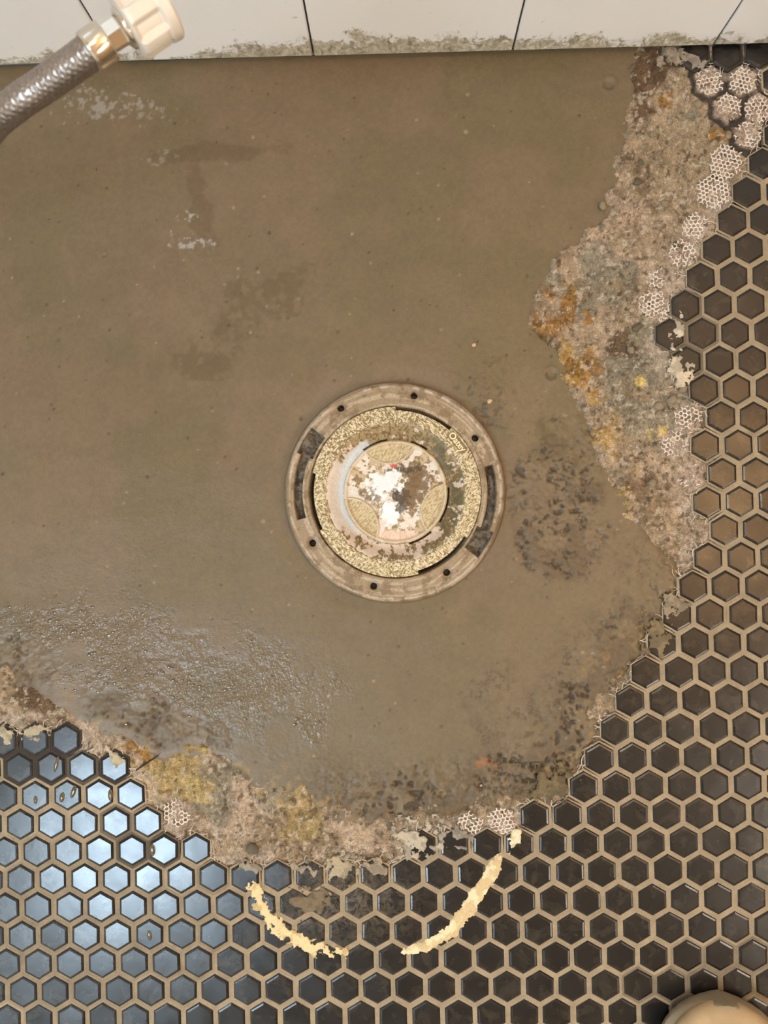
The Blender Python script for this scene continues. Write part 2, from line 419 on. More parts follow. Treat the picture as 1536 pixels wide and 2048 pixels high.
# ------------------------------------------------------------------ hexagon tiles and grout
i0, i1 = int((R0['x0']-LX)/PIT)-1, int((R0['x1']-LX)/PIT)+1; j0, j1 = int((R0['y0']-LY)/ROWH)-1, int((WY+.008-LY)/ROWH)+1
II, JJ = np.meshgrid(np.arange(i0, i1+1), np.arange(j0, j1+1)); CX = LX+(II+(JJ % 2)/2)*PIT; CY = LY+JJ*ROWH
EX = tile_here(CX, CY) & (CX > R0['x0']+.014) & (CX < R0['x1']-.014) & (CY > R0['y0']+.016) & (CY < WY+.004)
UX, UY = topx(CX, CY)
FF = .0229/2      # half the tile's width
def hexring(r, z, n=6): return [(r/math.cos(math.pi/6)*math.sin(math.pi/3*k), r/math.cos(math.pi/6)*math.cos(math.pi/3*k), z) for k in range(n)]
def hex_tile():
    V = hexring(FF, -.004)+hexring(FF, -.0011)+hexring(FF-.0008, -.0003)+hexring(FF-.0021, 0); F = []
    for r in range(3):
        for k in range(6): F.append((r*6+(k+1) % 6, r*6+k, (r+1)*6+k, (r+1)*6+(k+1) % 6))
    F.append(tuple(18+k for k in reversed(range(6)))); return V, F
hV, hF = hex_tile(); hm = pymesh('hex_tile', hV, hF); hm.materials.append(TILE)
cand = []
for a in range(CX.shape[0]):
    for b_ in range(CX.shape[1]):
        if EX[a, b_]:
            u, v = UX[a, b_], UY[a, b_]
            inside = min(u+28, 1536+28-u+0, v+28, 2048+28-v)          # how far its outline reaches into the frame
            cand.append((min(inside, 56), CX[a, b_], CY[a, b_]))
cand.sort(key=lambda q: -q[0])
inview = [q for q in cand if q[0] > 0]
print('TILES IN VIEW', len(inview), 'ALL', len(cand))
rng = np.random.RandomState(3)
FV, FFc = [], []
for n, (s, x, y) in enumerate(cand):
    if n < 300 and s > 0:
        o = link('hex_tile', hm, None, floor)
        o.location = (x+rng.normal(0, .00018), y+rng.normal(0, .00018), rng.normal(0, .00012))
        o.rotation_euler = (rng.normal(0, .008), rng.normal(0, .008), rng.normal(0, .012))
    else:
        b0 = len(FV); ta, tb = rng.normal(0, .006, 2); FV += [(x+v[0], y+v[1], v[2]+v[0]*ta+v[1]*tb) for v in hV]; FFc += [tuple(b0+i for i in q) for q in hF]
o = link('hex_tile_field', pymesh('hex_tile_field', FV, FFc), TILE, floor); o['kind'] = 'stuff'
# grout: one ring around every standing tile, with a broken skirt where the next tile is gone
GZ = -.0008; gV, gF, gC = [], [], []
exs = {(int(i), int(j)) for i, j in zip(II[EX], JJ[EX])}
def nb(i, j):
    o_ = j % 2; return [(i+o_, j+1), (i+1, j), (i+o_, j-1), (i-1+o_, j-1), (i-1, j), (i-1+o_, j+1)]   # edge k -> neighbour (k to k+1)
GB = S(161, 144, 118); GD = S(58, 50, 41)
gx, gy = np.array([LX+(i+(j % 2)/2)*PIT for i, j in exs]), np.array([LY+j*ROWH for i, j in exs])
dirt_shade = np.maximum.reduce([blob(gx, gy, 110, 1500, 150, 60, 0, .3), blob(gx, gy, 300, 1690, 130, 40, -30, .3)*.8, blob(gx, gy, 1440, 110, 130, 60, 0, .2), blob(gx, gy, 1420, 1960, 150, 60, 0, .4)*.45,  # patches of dirty grout; the one by the shoe is painted shadow
                          blob(gx, gy, 1350, 700, 60, 120, 0, .3)*.6, blob(gx, gy, 180, 1850, 250, 200, 0, .3)*.22])
BND = []
for n, (i, j) in enumerate(exs):
    x, y = gx[n], gy[n]; b0 = len(gV); R_ = PIT/2; nbs = nb(i, j)
    outer = hexring(R_, GZ); inner = hexring(FF-.0006, GZ-.0002)
    ce = GB*(1-dirt_shade[n])+GD*dirt_shade[n]
    for k in range(6):
        lost = [nbs[k] not in exs, nbs[(k-1) % 6] not in exs]
        q = outer[k]; f_ = 1.0
        if any(lost): f_ = random.uniform(.90, .985)
        gV.append((x+q[0]*f_, y+q[1]*f_, GZ+random.uniform(-.00015, .00015)-(.0004 if any(lost) else 0)))
    for q in inner: gV.append((x+q[0], y+q[1], q[2]))
    gC += [ce]*12
    for k in range(6):
        gF.append((b0+(k+1) % 6, b0+k, b0+6+k, b0+6+(k+1) % 6))
        if nbs[k] not in exs:
            s0 = len(gV)
            for kk in (k, (k+1) % 6): v = gV[b0+kk]; gV.append((x+(v[0]-x)*1.02, y+(v[1]-y)*1.02, -.010)); gC.append(ce*.75)
            gF.append((b0+k, b0+(k+1) % 6, s0+1, s0))
            BND.append((gV[b0+k], gV[b0+(k+1) % 6]))
gm = pymesh('grout', gV, gF); A = gm.attributes.new('tint', 'FLOAT_COLOR', 'POINT')
A.data.foreach_set('color', np.concatenate([np.array(gC), np.ones((len(gC), 1))], 1).ravel())
o = link('grout', gm, GROUT, floor); o['kind'] = 'stuff'

# ------------------------------------------------------------------ cement patch and torn thinset bed
EDGE = [(1268, 60), (1272, 180), (1262, 250), (1248, 310), (1240, 370), (1225, 400), (1190, 450), (1165, 470), (1130, 500), (1092, 545), (1078, 600), (1070, 650),
        (1112, 684), (1130, 720), (1140, 760), (1165, 820), (1185, 870), (1200, 910), (1215, 950), (1245, 990), (1275, 1040), (1305, 1090), (1328, 1130), (1348, 1185), (1325, 1225),
        (1290, 1265), (1262, 1300), (1232, 1335), (1198, 1362), (1184, 1420), (1176, 1490), (1150, 1535), (1110, 1558), (1060, 1568), (1000, 1590), (930, 1606), (860, 1622),
        (780, 1640), (700, 1638), (650, 1612), (600, 1582), (525, 1575), (492, 1535), (450, 1512), (380, 1502), (300, 1498), (250, 1472), (190, 1442), (130, 1422), (60, 1378), (0, 1348),
        (-120, 1330), (-230, 1200), (-290, 900), (-300, 500), (-280, 60)]
EP = px(np.array([e[0] for e in EDGE]), np.array([e[1] for e in EDGE]))[:, :2]
FLC = px(789.5, 984.5, .003)          # flange centre
def zone(X, Y):
    u, v = topx(X, Y); return u, v
# --- cement
res = .00115
xs = np.arange(-.475, .265, res); ys = np.arange(-.29, WY+.004, res); X, Y = np.meshgrid(xs, ys)
sd = polysdf(X, Y, EP); u, v = zone(X, Y)
rag = sd+.0035*fbm(X, Y, 70, 5, 4)
low = sst(950, 1150, v)*sst(-100, 200, u)                          # lower rim, smeared over the old bed
crumb = np.maximum.reduce([sst(.055, .012, sd)*sst(1000, 1250, v)*sst(500, 800, u), blob(X, Y, 1130, 1010, 90, 190, 0, .4, 30, 9)*.9, blob(X, Y, 930, 1570, 260, 45, 8, .4, 40, 9), blob(X, Y, 310, 1440, 130, 45, -20, .4, 40, 2)*.9,
                           blob(X, Y, 40, 1330, 70, 60, 0, .4, 40, 2)*.8, blob(X, Y, 975, 800, 60, 60, 0, .5, 60, 4)*.55, blob(X, Y, 1010, 1420, 80, 90, 0, .5, 60, 4)*.5])
rid = 1-np.abs(fbm(X, Y, 120, 21, 4, .6))*2.6
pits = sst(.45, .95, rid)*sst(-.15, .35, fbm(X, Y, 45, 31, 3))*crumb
fine = fbm(X, Y, 330, 41, 3, .6)
trowel = fbm(X*.35+Y*.15, Y, 26, 51, 3)
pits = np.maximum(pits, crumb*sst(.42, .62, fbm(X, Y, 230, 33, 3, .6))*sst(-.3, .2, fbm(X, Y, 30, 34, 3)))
ZC = -.0046+.0007*fbm(X, Y, 7, 61, 3)+.00025*trowel+low*.0018*sst(.07, .0, sd)+crumb*(.00055*fine-.0024*pits+.0005*fbm(X, Y, 60, 71, 3))
ripple = np.maximum(blob(X, Y, 380, 1350, 270, 100, -18, .5, 40, 7, .7), blob(X, Y, 90, 1260, 160, 40, -5, .5, 40, 8, .6))
ZC += ripple*.0003*fbm(X, Y, 210, 81, 3)
for a, b_, r_ in ((205, 507, 5), (1221, 162, 13), (1105, 746, 12)):  # single pocks
    c_ = px(a, b_); d_ = np.hypot(X-c_[0], Y-c_[1])/(r_*MPP); ZC += -.0012*sst(1, .5, d_)+.0006*np.exp(-((d_-1.2)/.3)**2)
ZC += -.0010*sst(.11, .095, np.hypot(X-FLC[0], Y-FLC[1]))
ZC -= .006*sst(.0, -.02, rag)
C = np.broadcast_to(S(131, 114, 86), X.shape+(3,)).copy()
C = mixc(C, S(126, 111, 80), sst(-.1, .4, fbm(X, Y, 9, 90, 4))*.7)
C = mixc(C, S(139, 118, 92), sst(0, .4, fbm(X, Y, 11, 95, 4))*.6)
C = mixc(C, S(110, 92, 58), np.maximum.reduce([blob(X, Y, 545, 580, 62, 42, 20, .7, 45, 11), blob(X, Y, 450, 650, 35, 75, -35, .6, 45, 12), blob(X, Y, 400, 730, 55, 32, 0, .7, 45, 13)])*.6*sst(-.9, .0, fbm(X, Y, 160, 142, 4)))
C = mixc(C, S(108, 90, 60), np.maximum(blob(X, Y, 440, 300, 100, 18, 0, .8, 40, 14), blob(X, Y, 400, 400, 22, 70, 10, .7, 40, 15))*.5)
C = mixc(C, S(96, 78, 56), crumb*.55*sst(-.3, .4, fbm(X, Y, 55, 99, 4)))
C = mixc(C, S(66, 50, 34), pits*.8)  # crevice shade painted into the pits, along with dark grit
C = mixc(C, S(112, 102, 84), ripple*.28)
C = C*(1+.05*fbm(X, Y, 60, 131, 5, .7)+.05*fbm(X, Y, 380, 133, 2))[..., None]
dots = np.random.RandomState(11)
for n in range(420):                                # scattered specks and pinholes in the cement
    dx_, dy_ = dots.uniform(-.34, .24), dots.uniform(-.26, .37); rd = dots.choice((.0009, .0012, .0016), p=(.6, .3, .1))*dots.uniform(.8, 1.2)
    a_, b_ = int((dx_-xs[0])/res), int((dy_-ys[0])/res); q = (slice(max(b_-4, 0), b_+5), slice(max(a_-4, 0), a_+5))
    m_ = sst(1.3, .5, np.hypot(X[q]-dx_, Y[q]-dy_)/rd)*dots.uniform(.3, .8); C[q] = mixc(C[q], S(70, 54, 36) if dots.rand() < .7 else S(190, 176, 150), m_); ZC[q] -= m_*.0006
C = mixc(C, S(172, 138, 80), low*sst(.03, .0, sd)*sst(.2, .6, fbm(X, Y, 60, 101, 4))*sst(.0, .5, fbm(X, Y, 300, 102, 3))*.65)
C = mixc(C, S(196, 192, 186), np.maximum.reduce([blob(X, Y, 382, 487, 26, 22, 0, 1.1, 220, 16), blob(X, Y, 368, 437, 12, 12, 0, 1.1, 220, 17), blob(X, Y, 210, 205, 65, 22, -10, 1.3, 200, 18)*.6, blob(X, Y, 312, 312, 22, 12, 0, 1, 200, 19)*.5])*sst(-.1, .4, fbm(X, Y, 260, 141, 3))*.8)  # pale flecks painted in for bright glints on the wet surface
C = mixc(C, S(190, 120, 70), blob(X, Y, 967, 1532, 16, 9, 0, .9, 200, 20)*.45)
wet = np.maximum(ripple*(.55+.45*sst(-.5, .5, fbm(X, Y, 35, 143, 4))), .22*sst(0, .5, fbm(X, Y, 8, 120, 3)))*(1-.8*crumb)
keep = (sd > -.030) & (np.hypot(X-FLC[0], Y-FLC[1]) > .084)
_, ci, cj, ccx, ccy = cell(X, Y)
stand = tile_here(ccx, ccy)
keep &= ~(stand & (hexdist(X-ccx, Y-ccy) < PIT/2-.006))
ZC = np.where(stand, np.minimum(ZC, -.0035), ZC)
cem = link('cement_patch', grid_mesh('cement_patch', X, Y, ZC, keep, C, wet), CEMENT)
CEMZ = (xs[0], ys[0], res, ZC.copy())
tag(cem, 'smooth wet brown cement patch filling the floor around the round flange', 'cement patch')

# --- thinset
res = .00085
xs = np.arange(-.475, .33, res); ys = np.arange(-.31, WY+.004, res); X, Y = np.meshgrid(xs, ys)
sd = polysdf(X, Y, EP); u, v = zone(X, Y)
_, ci, cj, ccx, ccy = cell(X, Y); stand = tile_here(ccx, ccy); hd = hexdist(X-ccx, Y-ccy)
near_keep = (sd < .022) & (sd > -.125) & ~(stand & (hd < PIT/2-.008))
lo = sst(1040, 1160, v)*sst(650, 800, u)*sst(1700, 1600, v)
rough = fbm(X, Y, 45, 201, 4, .6)*.0009+fbm(X, Y, 190, 211, 4, .7)*.0013
lump = sst(.25, .6, fbm(X, Y, 85, 221, 2))*.0011
inside = sd+.005*fbm(X, Y, 60, 231, 4, .6)
ZT = -.0030+rough+lump-.0012*lo-.013*sst(-.001, .010, inside)
trow = blob(X, Y, 1300, 720, 90, 70, 0, .4, 30, 22)+blob(X, Y, 1190, 530, 60, 70, 0, .4, 30, 23)+blob(X, Y, 1350, 300, 55, 110, 0, .4, 30, 24)
ZT = np.where(inside < 0, ZT*(1-.5*np.clip(trow, 0, 1))-.0026*.5*np.clip(trow, 0, 1), ZT)
C = np.broadcast_to(S(186, 164, 136), X.shape+(3,)).copy()
C = mixc(C, S(206, 182, 156), sst(-.1, .5, fbm(X, Y, 40, 241, 5, .6))*.8)
C = mixc(C, S(150, 128, 98), sst(.05, .5, fbm(X, Y, 28, 251, 5, .6))*.75)
grey = np.maximum.reduce([blob(X, Y, 1300, 720, 80, 55, 0, .6, 40, 25), blob(X, Y, 1190, 530, 55, 75, -20, .7, 40, 26), blob(X, Y, 1365, 235, 28, 22, 0, .6, 60, 27), blob(X, Y, 1280, 830, 70, 40, 0, .8, 40, 28)*.8,
                          blob(X, Y, 420, 1570, 60, 70, 0, .7, 45, 29)*.9, blob(X, Y, 240, 1425, 45, 32, 0, .7, 60, 30), blob(X, Y, 545, 1590, 30, 30, 0, .6, 60, 31)*.8, blob(X, Y, 1345, 510, 40, 40, 0, .7, 60, 32)*.4])
C = mixc(C, S(158, 149, 128), grey*.9)
redge = sst(-.035, -.004, inside)*sst(500, 620, v)*sst(1150, 950, v)*sst(900, 1000, u)
C = mixc(C, S(205, 168, 96), redge*sst(-.25, .35, fbm(X, Y, 60, 261, 5, .6))*.85)
C = mixc(C, S(198, 172, 112), np.maximum(blob(X, Y, 340, 1545, 65, 55, 0, .7, 50, 33), blob(X, Y, 600, 1625, 60, 45, 20, .8, 50, 34)*.7)*.85)
C = mixc(C, S(176, 158, 128), blob(X, Y, 1360, 290, 80, 120, 20, .5, 35, 35)*.6)
rust = np.maximum.reduce([blob(X, Y, 1135, 610, 28, 40, 0, .8, 80, 36), blob(X, Y, 1095, 655, 30, 22, 0, .8, 80, 37), blob(X, Y, 1165, 745, 24, 40, 15, .8, 80, 38)*.8, blob(X, Y, 268, 1505, 24, 22, 0, .8, 80, 39), blob(X, Y, 1335, 195, 18, 14, 0, .5, 80, 40), blob(X, Y, 1440, 268, 14, 12, 0, .5, 80, 42)])
C = mixc(C, S(178, 128, 52), rust*.85); ZT += rust*.0013*(inside < .006)
dk = np.maximum.reduce([blob(X, Y, 1295, 165, 26, 55, 0, .6, 60, 43), blob(X, Y, 1095, 690, 30, 20, 0, .6, 60, 44)*.7, blob(X, Y, 1240, 685, 22, 28, 0, .8, 80, 45)*.9, blob(X, Y, 1300, 970, 40, 30, 0, .8, 80, 46)*.7, blob(X, Y, 1330, 110, 60, 22, 0, .6, 60, 47)*.9, blob(X, Y, 95, 1390, 90, 26, -12, .6, 60, 48)*.8])
C = mixc(C, S(104, 76, 48), dk*.85)
ye = np.maximum.reduce([blob(X, Y, 1281, 765, 13, 12, 30, .5, 120, 49), blob(X, Y, 1302, 868, 8, 20, 0, .5, 120, 50), blob(X, Y, 1328, 860, 8, 10, 0, .5, 120, 51)])
C = mixc(C, S(235, 208, 130), ye)
# pale, mesh-marked footprints of pulled tiles along the standing edge
PADS = [(1421, 160), (1487, 159), (1457, 213), (1519, 216), (1497, 268), (1453, 322), (1428, 382), (1393, 452), (1366, 506), (1326, 560), (1305, 607), (1378, 838), (1351, 888), (1383, 949), (1347, 640),
        (352, 1628), (1003, 1644), (940, 1655)]
pad = np.zeros(X.shape); gap = np.full(X.shape, 1.0)
for a, b_ in PADS:
    c_ = px(a, b_); h_ = hexdist(X-c_[0], Y-c_[1]) + .0012*fbm(X, Y, 160, 52, 3)
    pad = np.maximum(pad, sst(.0122, .0100, h_))
    if b_ < 300: gap = np.minimum(gap, h_)
C = mixc(C, S(196, 174, 156), pad*.8); ZT += pad*.0010*(inside < 0)
dkz = sst(.0172, .0150, gap)*(1-pad)
C = mixc(C, S(58, 52, 52), dkz*.9); ZT -= dkz*.0012
# whitish rim right beside the tiles
nst = np.zeros(X.shape)
for k in range(6):
    a_ = math.pi/3*k; _, i2, j2, c2x, c2y = cell(X+.010*math.cos(a_), Y+.010*math.sin(a_)); nst = np.maximum(nst, tile_here(c2x, c2y))
C = mixc(C, S(222, 204, 186), nst*(1-dk)*sst(-.2, .3, fbm(X, Y, 60, 271, 4))*.55*(1-lo*.4))
C = mixc(C, S(120, 100, 72), lo*sst(-.3, .3, fbm(X, Y, 40, 281, 4))*sst(-.022, -.004, sd)*.7)
C = C*(1+.30*fbm(X, Y, 330, 291, 3, .7)+.14*fbm(X, Y, 90, 292, 3))[..., None]
C = mixc(C, S(236, 222, 202), sst(.5, .85, fbm(X, Y, 260, 293, 3, .6))*(1-dkz)*.6); C = mixc(C, S(92, 74, 52), sst(.55, .9, fbm(X, Y, 240, 294, 3, .6))*.7)
ZT = np.where(stand, np.minimum(ZT, -.0022), np.minimum(ZT, .0002))
zc_here = -.0048
keep = near_keep & (ZT > -.0085)
thin = link('thinset_bed', grid_mesh('thinset_bed', X, Y, ZT, keep, C), THINSET)
tag(thin, 'rough torn beige and grey thinset left where the hexagon tiles were pulled up', 'thinset')

# ------------------------------------------------------------------ drain flange
CU = .0001447                    # metres in one unit of the flange survey
ft = empty('toilet_flange', (FLC[0], FLC[1], -.0046)); tag(ft, 'round grey-tan toilet flange with screw holes and curved bolt slots', 'flange')
FZ = .0046
nT = 1080
rr = np.concatenate([np.linspace(486, 492, 3), np.linspace(496, 612, 44), np.linspace(615, 640, 9)]); th = np.arange(nT)/nT*2*math.pi
TH_, RR = np.meshgrid(th, rr); deg = np.degrees(TH_)
z = np.full(RR.shape, .0032)
z -= .0012*sst(560, 520, RR)*0
z -= .0035*np.clip((RR-606)/22, 0, 1)**2+.006*sst(628, 640, RR)
z += .0006*np.exp(-((RR-604)/5)**2)
def adiff(a, b): return (a-b+180) % 360-180
# the gap towards the plug
z = np.where(RR < 491, -.010, z)
SLOT = np.zeros(RR.shape)
for rot in (0, 180):
    a = adiff(deg, 175+rot)
    nar = sst(-23, -21, -np.abs(a+(-.5))+0) if False else ((a > -20) & (a < 19.5))
    wide = (a > -34.5) & (a < -18.5)
    SLOT = np.maximum(SLOT, np.where(nar & (RR > 528) & (RR < 578), 1, 0)); SLOT = np.maximum(SLOT, np.where(wide & (RR > 506) & (RR < 606), 1, 0))
    # thin raised lip inside the slot
    z += .0005*np.exp(-((RR-515)/6)**2)*((a > -22) & (a < 24))
z = np.where(SLOT > 0, -.0045+.0012*fbm(RR*np.cos(TH_), RR*np.sin(TH_), .02, 301, 3), z)
HOLES = [(561, 77.4), (552, 32.7), (570, 121.4), (551, 210.4), (548, 256), (544, 301.6)]
for k, (hr, ha) in enumerate(HOLES):
    dx = RR*np.cos(TH_)-hr*math.cos(math.radians(ha)); dy = RR*np.sin(TH_)-hr*math.sin(math.radians(ha)); d = np.hypot(dx, dy)
    z -= .0007*sst(48, 22, d); z = np.where(d < 19, -.009, z)
Xl, Yl = RR*np.cos(TH_), RR*np.sin(TH_)
C = np.broadcast_to(S(160, 140, 112), RR.shape+(3,)).copy()
C = mixc(C, S(196, 178, 152), sst(0, .45, fbm(TH_*RR.mean()*.004, RR*.1, 1.0, 311, 4))*.75)
C = mixc(C, S(122, 100, 70), sst(0, .5, fbm(Xl, Yl, .018, 321, 5, .6))*.7)
C = mixc(C, S(206, 192, 176), np.exp(-((RR-605)/9)**2)*sst(-.3, .3, fbm(Xl, Yl, .02, 331, 4))*.8)
C = mixc(C, S(122, 106, 84), sst(618, 634, RR)*.8)
C = mixc(C, S(72, 62, 48), SLOT*.9)
for hr, ha in HOLES:
    d = np.hypot(Xl-hr*math.cos(math.radians(ha)), Yl-hr*math.sin(math.radians(ha))); C = mixc(C, S(112, 94, 70), sst(46, 20, d)*.5); C = mixc(C, S(26, 20, 15), (d < 19)*1.0)  # hole floors painted near black for the shade of a deep hole
C = mixc(C, S(140, 128, 110), SLOT*sst(.0, .5, fbm(Xl, Yl, .05, 341, 4))*.5)
link('flange_ring', grid_mesh('flange_ring', Xl*CU, Yl*CU, z+FZ, np.ones(RR.shape, bool), C, wrap=True), FLANGE, ft)
MB().lathe([(.0895, -.020), (.0900, -.004), (.0905, .0018)], 96, cap=False).build('skirt', M_plain('flange_skirt', S(136, 120, 95), .6, grain=(120, .2)), ft, True)
MB().lathe([(.0890, -.022), (.0890, -.009)], 64).build('throat', M_plain('dark_pipe_throat', S(58, 48, 36), .7, grain=(150, .3)), ft)

# ------------------------------------------------------------------ plug in the flange
PC = px(790.8, 983.8, .003)
pg = empty('test_plug', (PC[0], PC[1], -.0046)); tag(pg, 'scraped golden pipe plug smeared with white plaster, seated in the flange', 'plug')
nT = 1200; th = np.arange(nT)/nT*2*math.pi
# rim
rr = np.concatenate([[470, 478, 482, 484, 485]]); rr = np.concatenate([np.linspace(392, 468, 34), [472, 476, 479, 482, 484, 486]])
TH_, RR = np.meshgrid(th, rr); deg = np.degrees(TH_)
lim = np.full(RR.shape, 484.0)
for a0, a1 in ((47.6, 88.5), (165.8, 205.8), (284.5, 326)):
    lim = np.where((deg > a0) & (deg < a1), 464, lim)
R2 = np.where(RR > 468, np.minimum(RR, lim+(RR-486)*.0), RR); R2 = np.where((lim < 470) & (RR > 460), np.minimum(R2, 464), R2)
Xl, Yl = R2*np.cos(TH_), R2*np.sin(TH_)
z = .0040+.00012*fbm(Xl, Yl, .06, 401, 3); z = np.where(RR >= 486, -.010, z); z -= .0012*sst(404, 392, RR)
C = np.broadcast_to(S(196, 179, 136), RR.shape+(3,)).copy()
s1 = fbm((Xl+Yl)*.3, (Xl-Yl)*.9, .19, 411, 3, .6); s2 = fbm((Xl+Yl)*.9, (Xl-Yl)*.3, .19, 412, 3, .6); sel = sst(-.2, .2, fbm(Xl, Yl, .02, 413, 2)); scr = s1*sel+s2*(1-sel)
C = mixc(C, S(122, 100, 60), sst(-.05, .35, scr+.15*fbm(Xl, Yl, .012, 421, 3)+.12*np.cos(TH_-math.radians(120)))*.9)
C = mixc(C, S(240, 230, 204), sst(.15, .5, -scr)*.75)
_a = math.radians(37.6); _t = -Xl*math.sin(_a)+Yl*math.cos(_a); _r = Xl*math.cos(_a)+Yl*math.sin(_a)
C = mixc(C, S(128, 106, 66), sst(72, 64, np.abs(_t))*sst(27, 22, np.abs(_r-450))*.95)
rim_o = link('rim', grid_mesh('rim', Xl*CU, Yl*CU, z+FZ, np.ones(RR.shape, bool), C, wrap=True), PLUGM, pg)
# dish
rr = np.linspace(300, 396, 40); TH_, RR = np.meshgrid(th, rr); Xl, Yl = RR*np.cos(TH_), RR*np.sin(TH_); deg = np.degrees(TH_)
z = .0030-.0085*sst(396, 312, RR)+.0002*fbm(Xl, Yl, .05, 441, 3)
arc = sst(-.2, .1, fbm(np.cos(TH_)*2, np.sin(TH_)*2, 1.2, 451, 3))
z = np.where((RR < 311) & (arc > .5), -.014, z)
C = np.broadcast_to(S(122, 102, 70), RR.shape+(3,)).copy()
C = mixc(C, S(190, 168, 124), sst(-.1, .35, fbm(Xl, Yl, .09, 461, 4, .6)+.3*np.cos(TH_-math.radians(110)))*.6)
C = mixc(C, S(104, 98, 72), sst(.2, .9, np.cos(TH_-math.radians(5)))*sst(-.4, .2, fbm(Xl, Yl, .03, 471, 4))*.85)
C = mixc(C, S(224, 206, 190), sst(.05, .22, fbm(Xl, Yl, .032, 481, 5, .65)-.12+.42*np.cos(TH_-math.radians(235)))*.9)
lf = sst(44, 32, np.abs(adiff(deg, 183)+8*fbm(Xl, Yl, .03, 491, 3)))
C = mixc(C, S(226, 216, 206), lf*sst(392, 380, RR)); C = mixc(C, S(206, 214, 220), lf*sst(345, 325, RR)*.9)
C = mixc(C, S(214, 220, 224), sst(24, 14, np.abs(adiff(deg, 137)))*sst(352, 342, RR)*.9)
C = mixc(C, S(40, 32, 24), (RR < 311)*arc*.8)
wet = lf*.8
link('dish', grid_mesh('dish', Xl*CU, Yl*CU, z+FZ, np.ones(RR.shape, bool), C, wet, wrap=True), PLUGM, pg)
# cap with three lens-shaped pads between raised ridges
rr = np.concatenate([[.5], np.linspace(6, 304, 104)]); TH_, RR = np.meshgrid(th, rr); Xl, Yl = RR*np.cos(TH_), RR*np.sin(TH_); deg = np.degrees(TH_)
ox, oy = -18, 8
base_z = -.0042+.0032*sst(210, 0, np.hypot(Xl-20, Yl))+.0003*fbm(Xl, Yl, .03, 501, 3)
padm = np.zeros(RR.shape); ridge = np.zeros(RR.shape)
for a in (96, 216, 338):
    cxp, cyp = 335*math.cos(math.radians(a)), 335*math.sin(math.radians(a)); d = np.hypot(Xl-cxp, Yl-cyp)
    padm = np.maximum(padm, sst(168, 160, d)); ridge = np.maximum(ridge, np.exp(-((d-168)/5.5)**2))
rimr = np.exp(-((RR-286)/10)**2)
z = base_z*(1-padm)+(-.0024)*padm+.0028*np.maximum(ridge*(RR < 290), rimr)
z = np.where(RR > 300, -.012, z)
C = np.broadcast_to(S(196, 176, 142), RR.shape+(3,)).copy()
n1 = fbm(Xl, Yl, .022, 511, 5, .62); n2 = fbm(Xl, Yl, .05, 521, 4, .6)
C = mixc(C, S(120, 96, 60), sst(.0, .3, n2)*.75)
C = mixc(C, S(234, 226, 216), sst(-.02, .10, n1+.05)*(1-padm)*.9)
def lb(cx, cy, rx, ry, s): return sst(1.2, .8, np.hypot((Xl-cx)/rx, (Yl-cy)/ry)+.55*fbm(Xl, Yl, .03, s, 4, .6))
C = mixc(C, S(112, 88, 58), np.maximum(lb(105, 45, 105, 130, 531), lb(-140, -20, 60, 40, 532)*.8)*.92)
C = mixc(C, S(70, 58, 46), np.maximum(lb(35, -55, 45, 70, 533), lb(60, 120, 80, 30, 534))*.85)
C = mixc(C, S(248, 248, 248), np.maximum(lb(-60, 60, 85, 75, 535), lb(-30, -120, 45, 70, 536)))
C = mixc(C, S(238, 208, 190), lb(20, -255, 130, 30, 537)*.8)
C = mixc(C, S(200, 84, 66), lb(-2, 152, 22, 14, 538)*.9)
C = mixc(C, S(214, 198, 160), padm*.8); C = mixc(C, S(150, 126, 84), padm*sst(.0, .35, fbm((Xl+Yl)*.3, (Xl-Yl)*.9, .16, 541, 3, .6))*.7)
C = mixc(C, S(226, 208, 176), np.maximum(rimr, ridge*(RR < 290))*.75)
link('cap', grid_mesh('cap', Xl*CU, Yl*CU, z+FZ, np.ones(RR.shape, bool), C, sst(200, 80, RR)*.5, wrap=True), PLUGM, pg)
# raised lettering on the rim
cu = bpy.data.curves.new('lettering', 'FONT'); cu.body = 'Oatey'; cu.size = .0076; cu.offset = .00012; cu.align_x = 'CENTER'; cu.align_y = 'CENTER'; cu.extrude = .0004; cu.space_character = .95; cu.resolution_u = 3
tmp = bpy.data.objects.new('tmp', cu); COL.objects.link(tmp); dg = bpy.context.evaluated_depsgraph_get(); dg.update()
lm = bpy.data.meshes.new_from_object(tmp.evaluated_get(dg)); bpy.data.objects.remove(tmp); lm.name = 'lettering'
lo_ = link('lettering', lm, M_plain('golden_lettering', S(240, 228, 190), .45, grain=(500, .1)), rim_o)
an = math.radians(37.6); rl = 450*CU; lo_.location = (rl*math.cos(an), rl*math.sin(an), FZ+.0044); lo_.rotation_euler = (0, 0, an-math.pi/2)

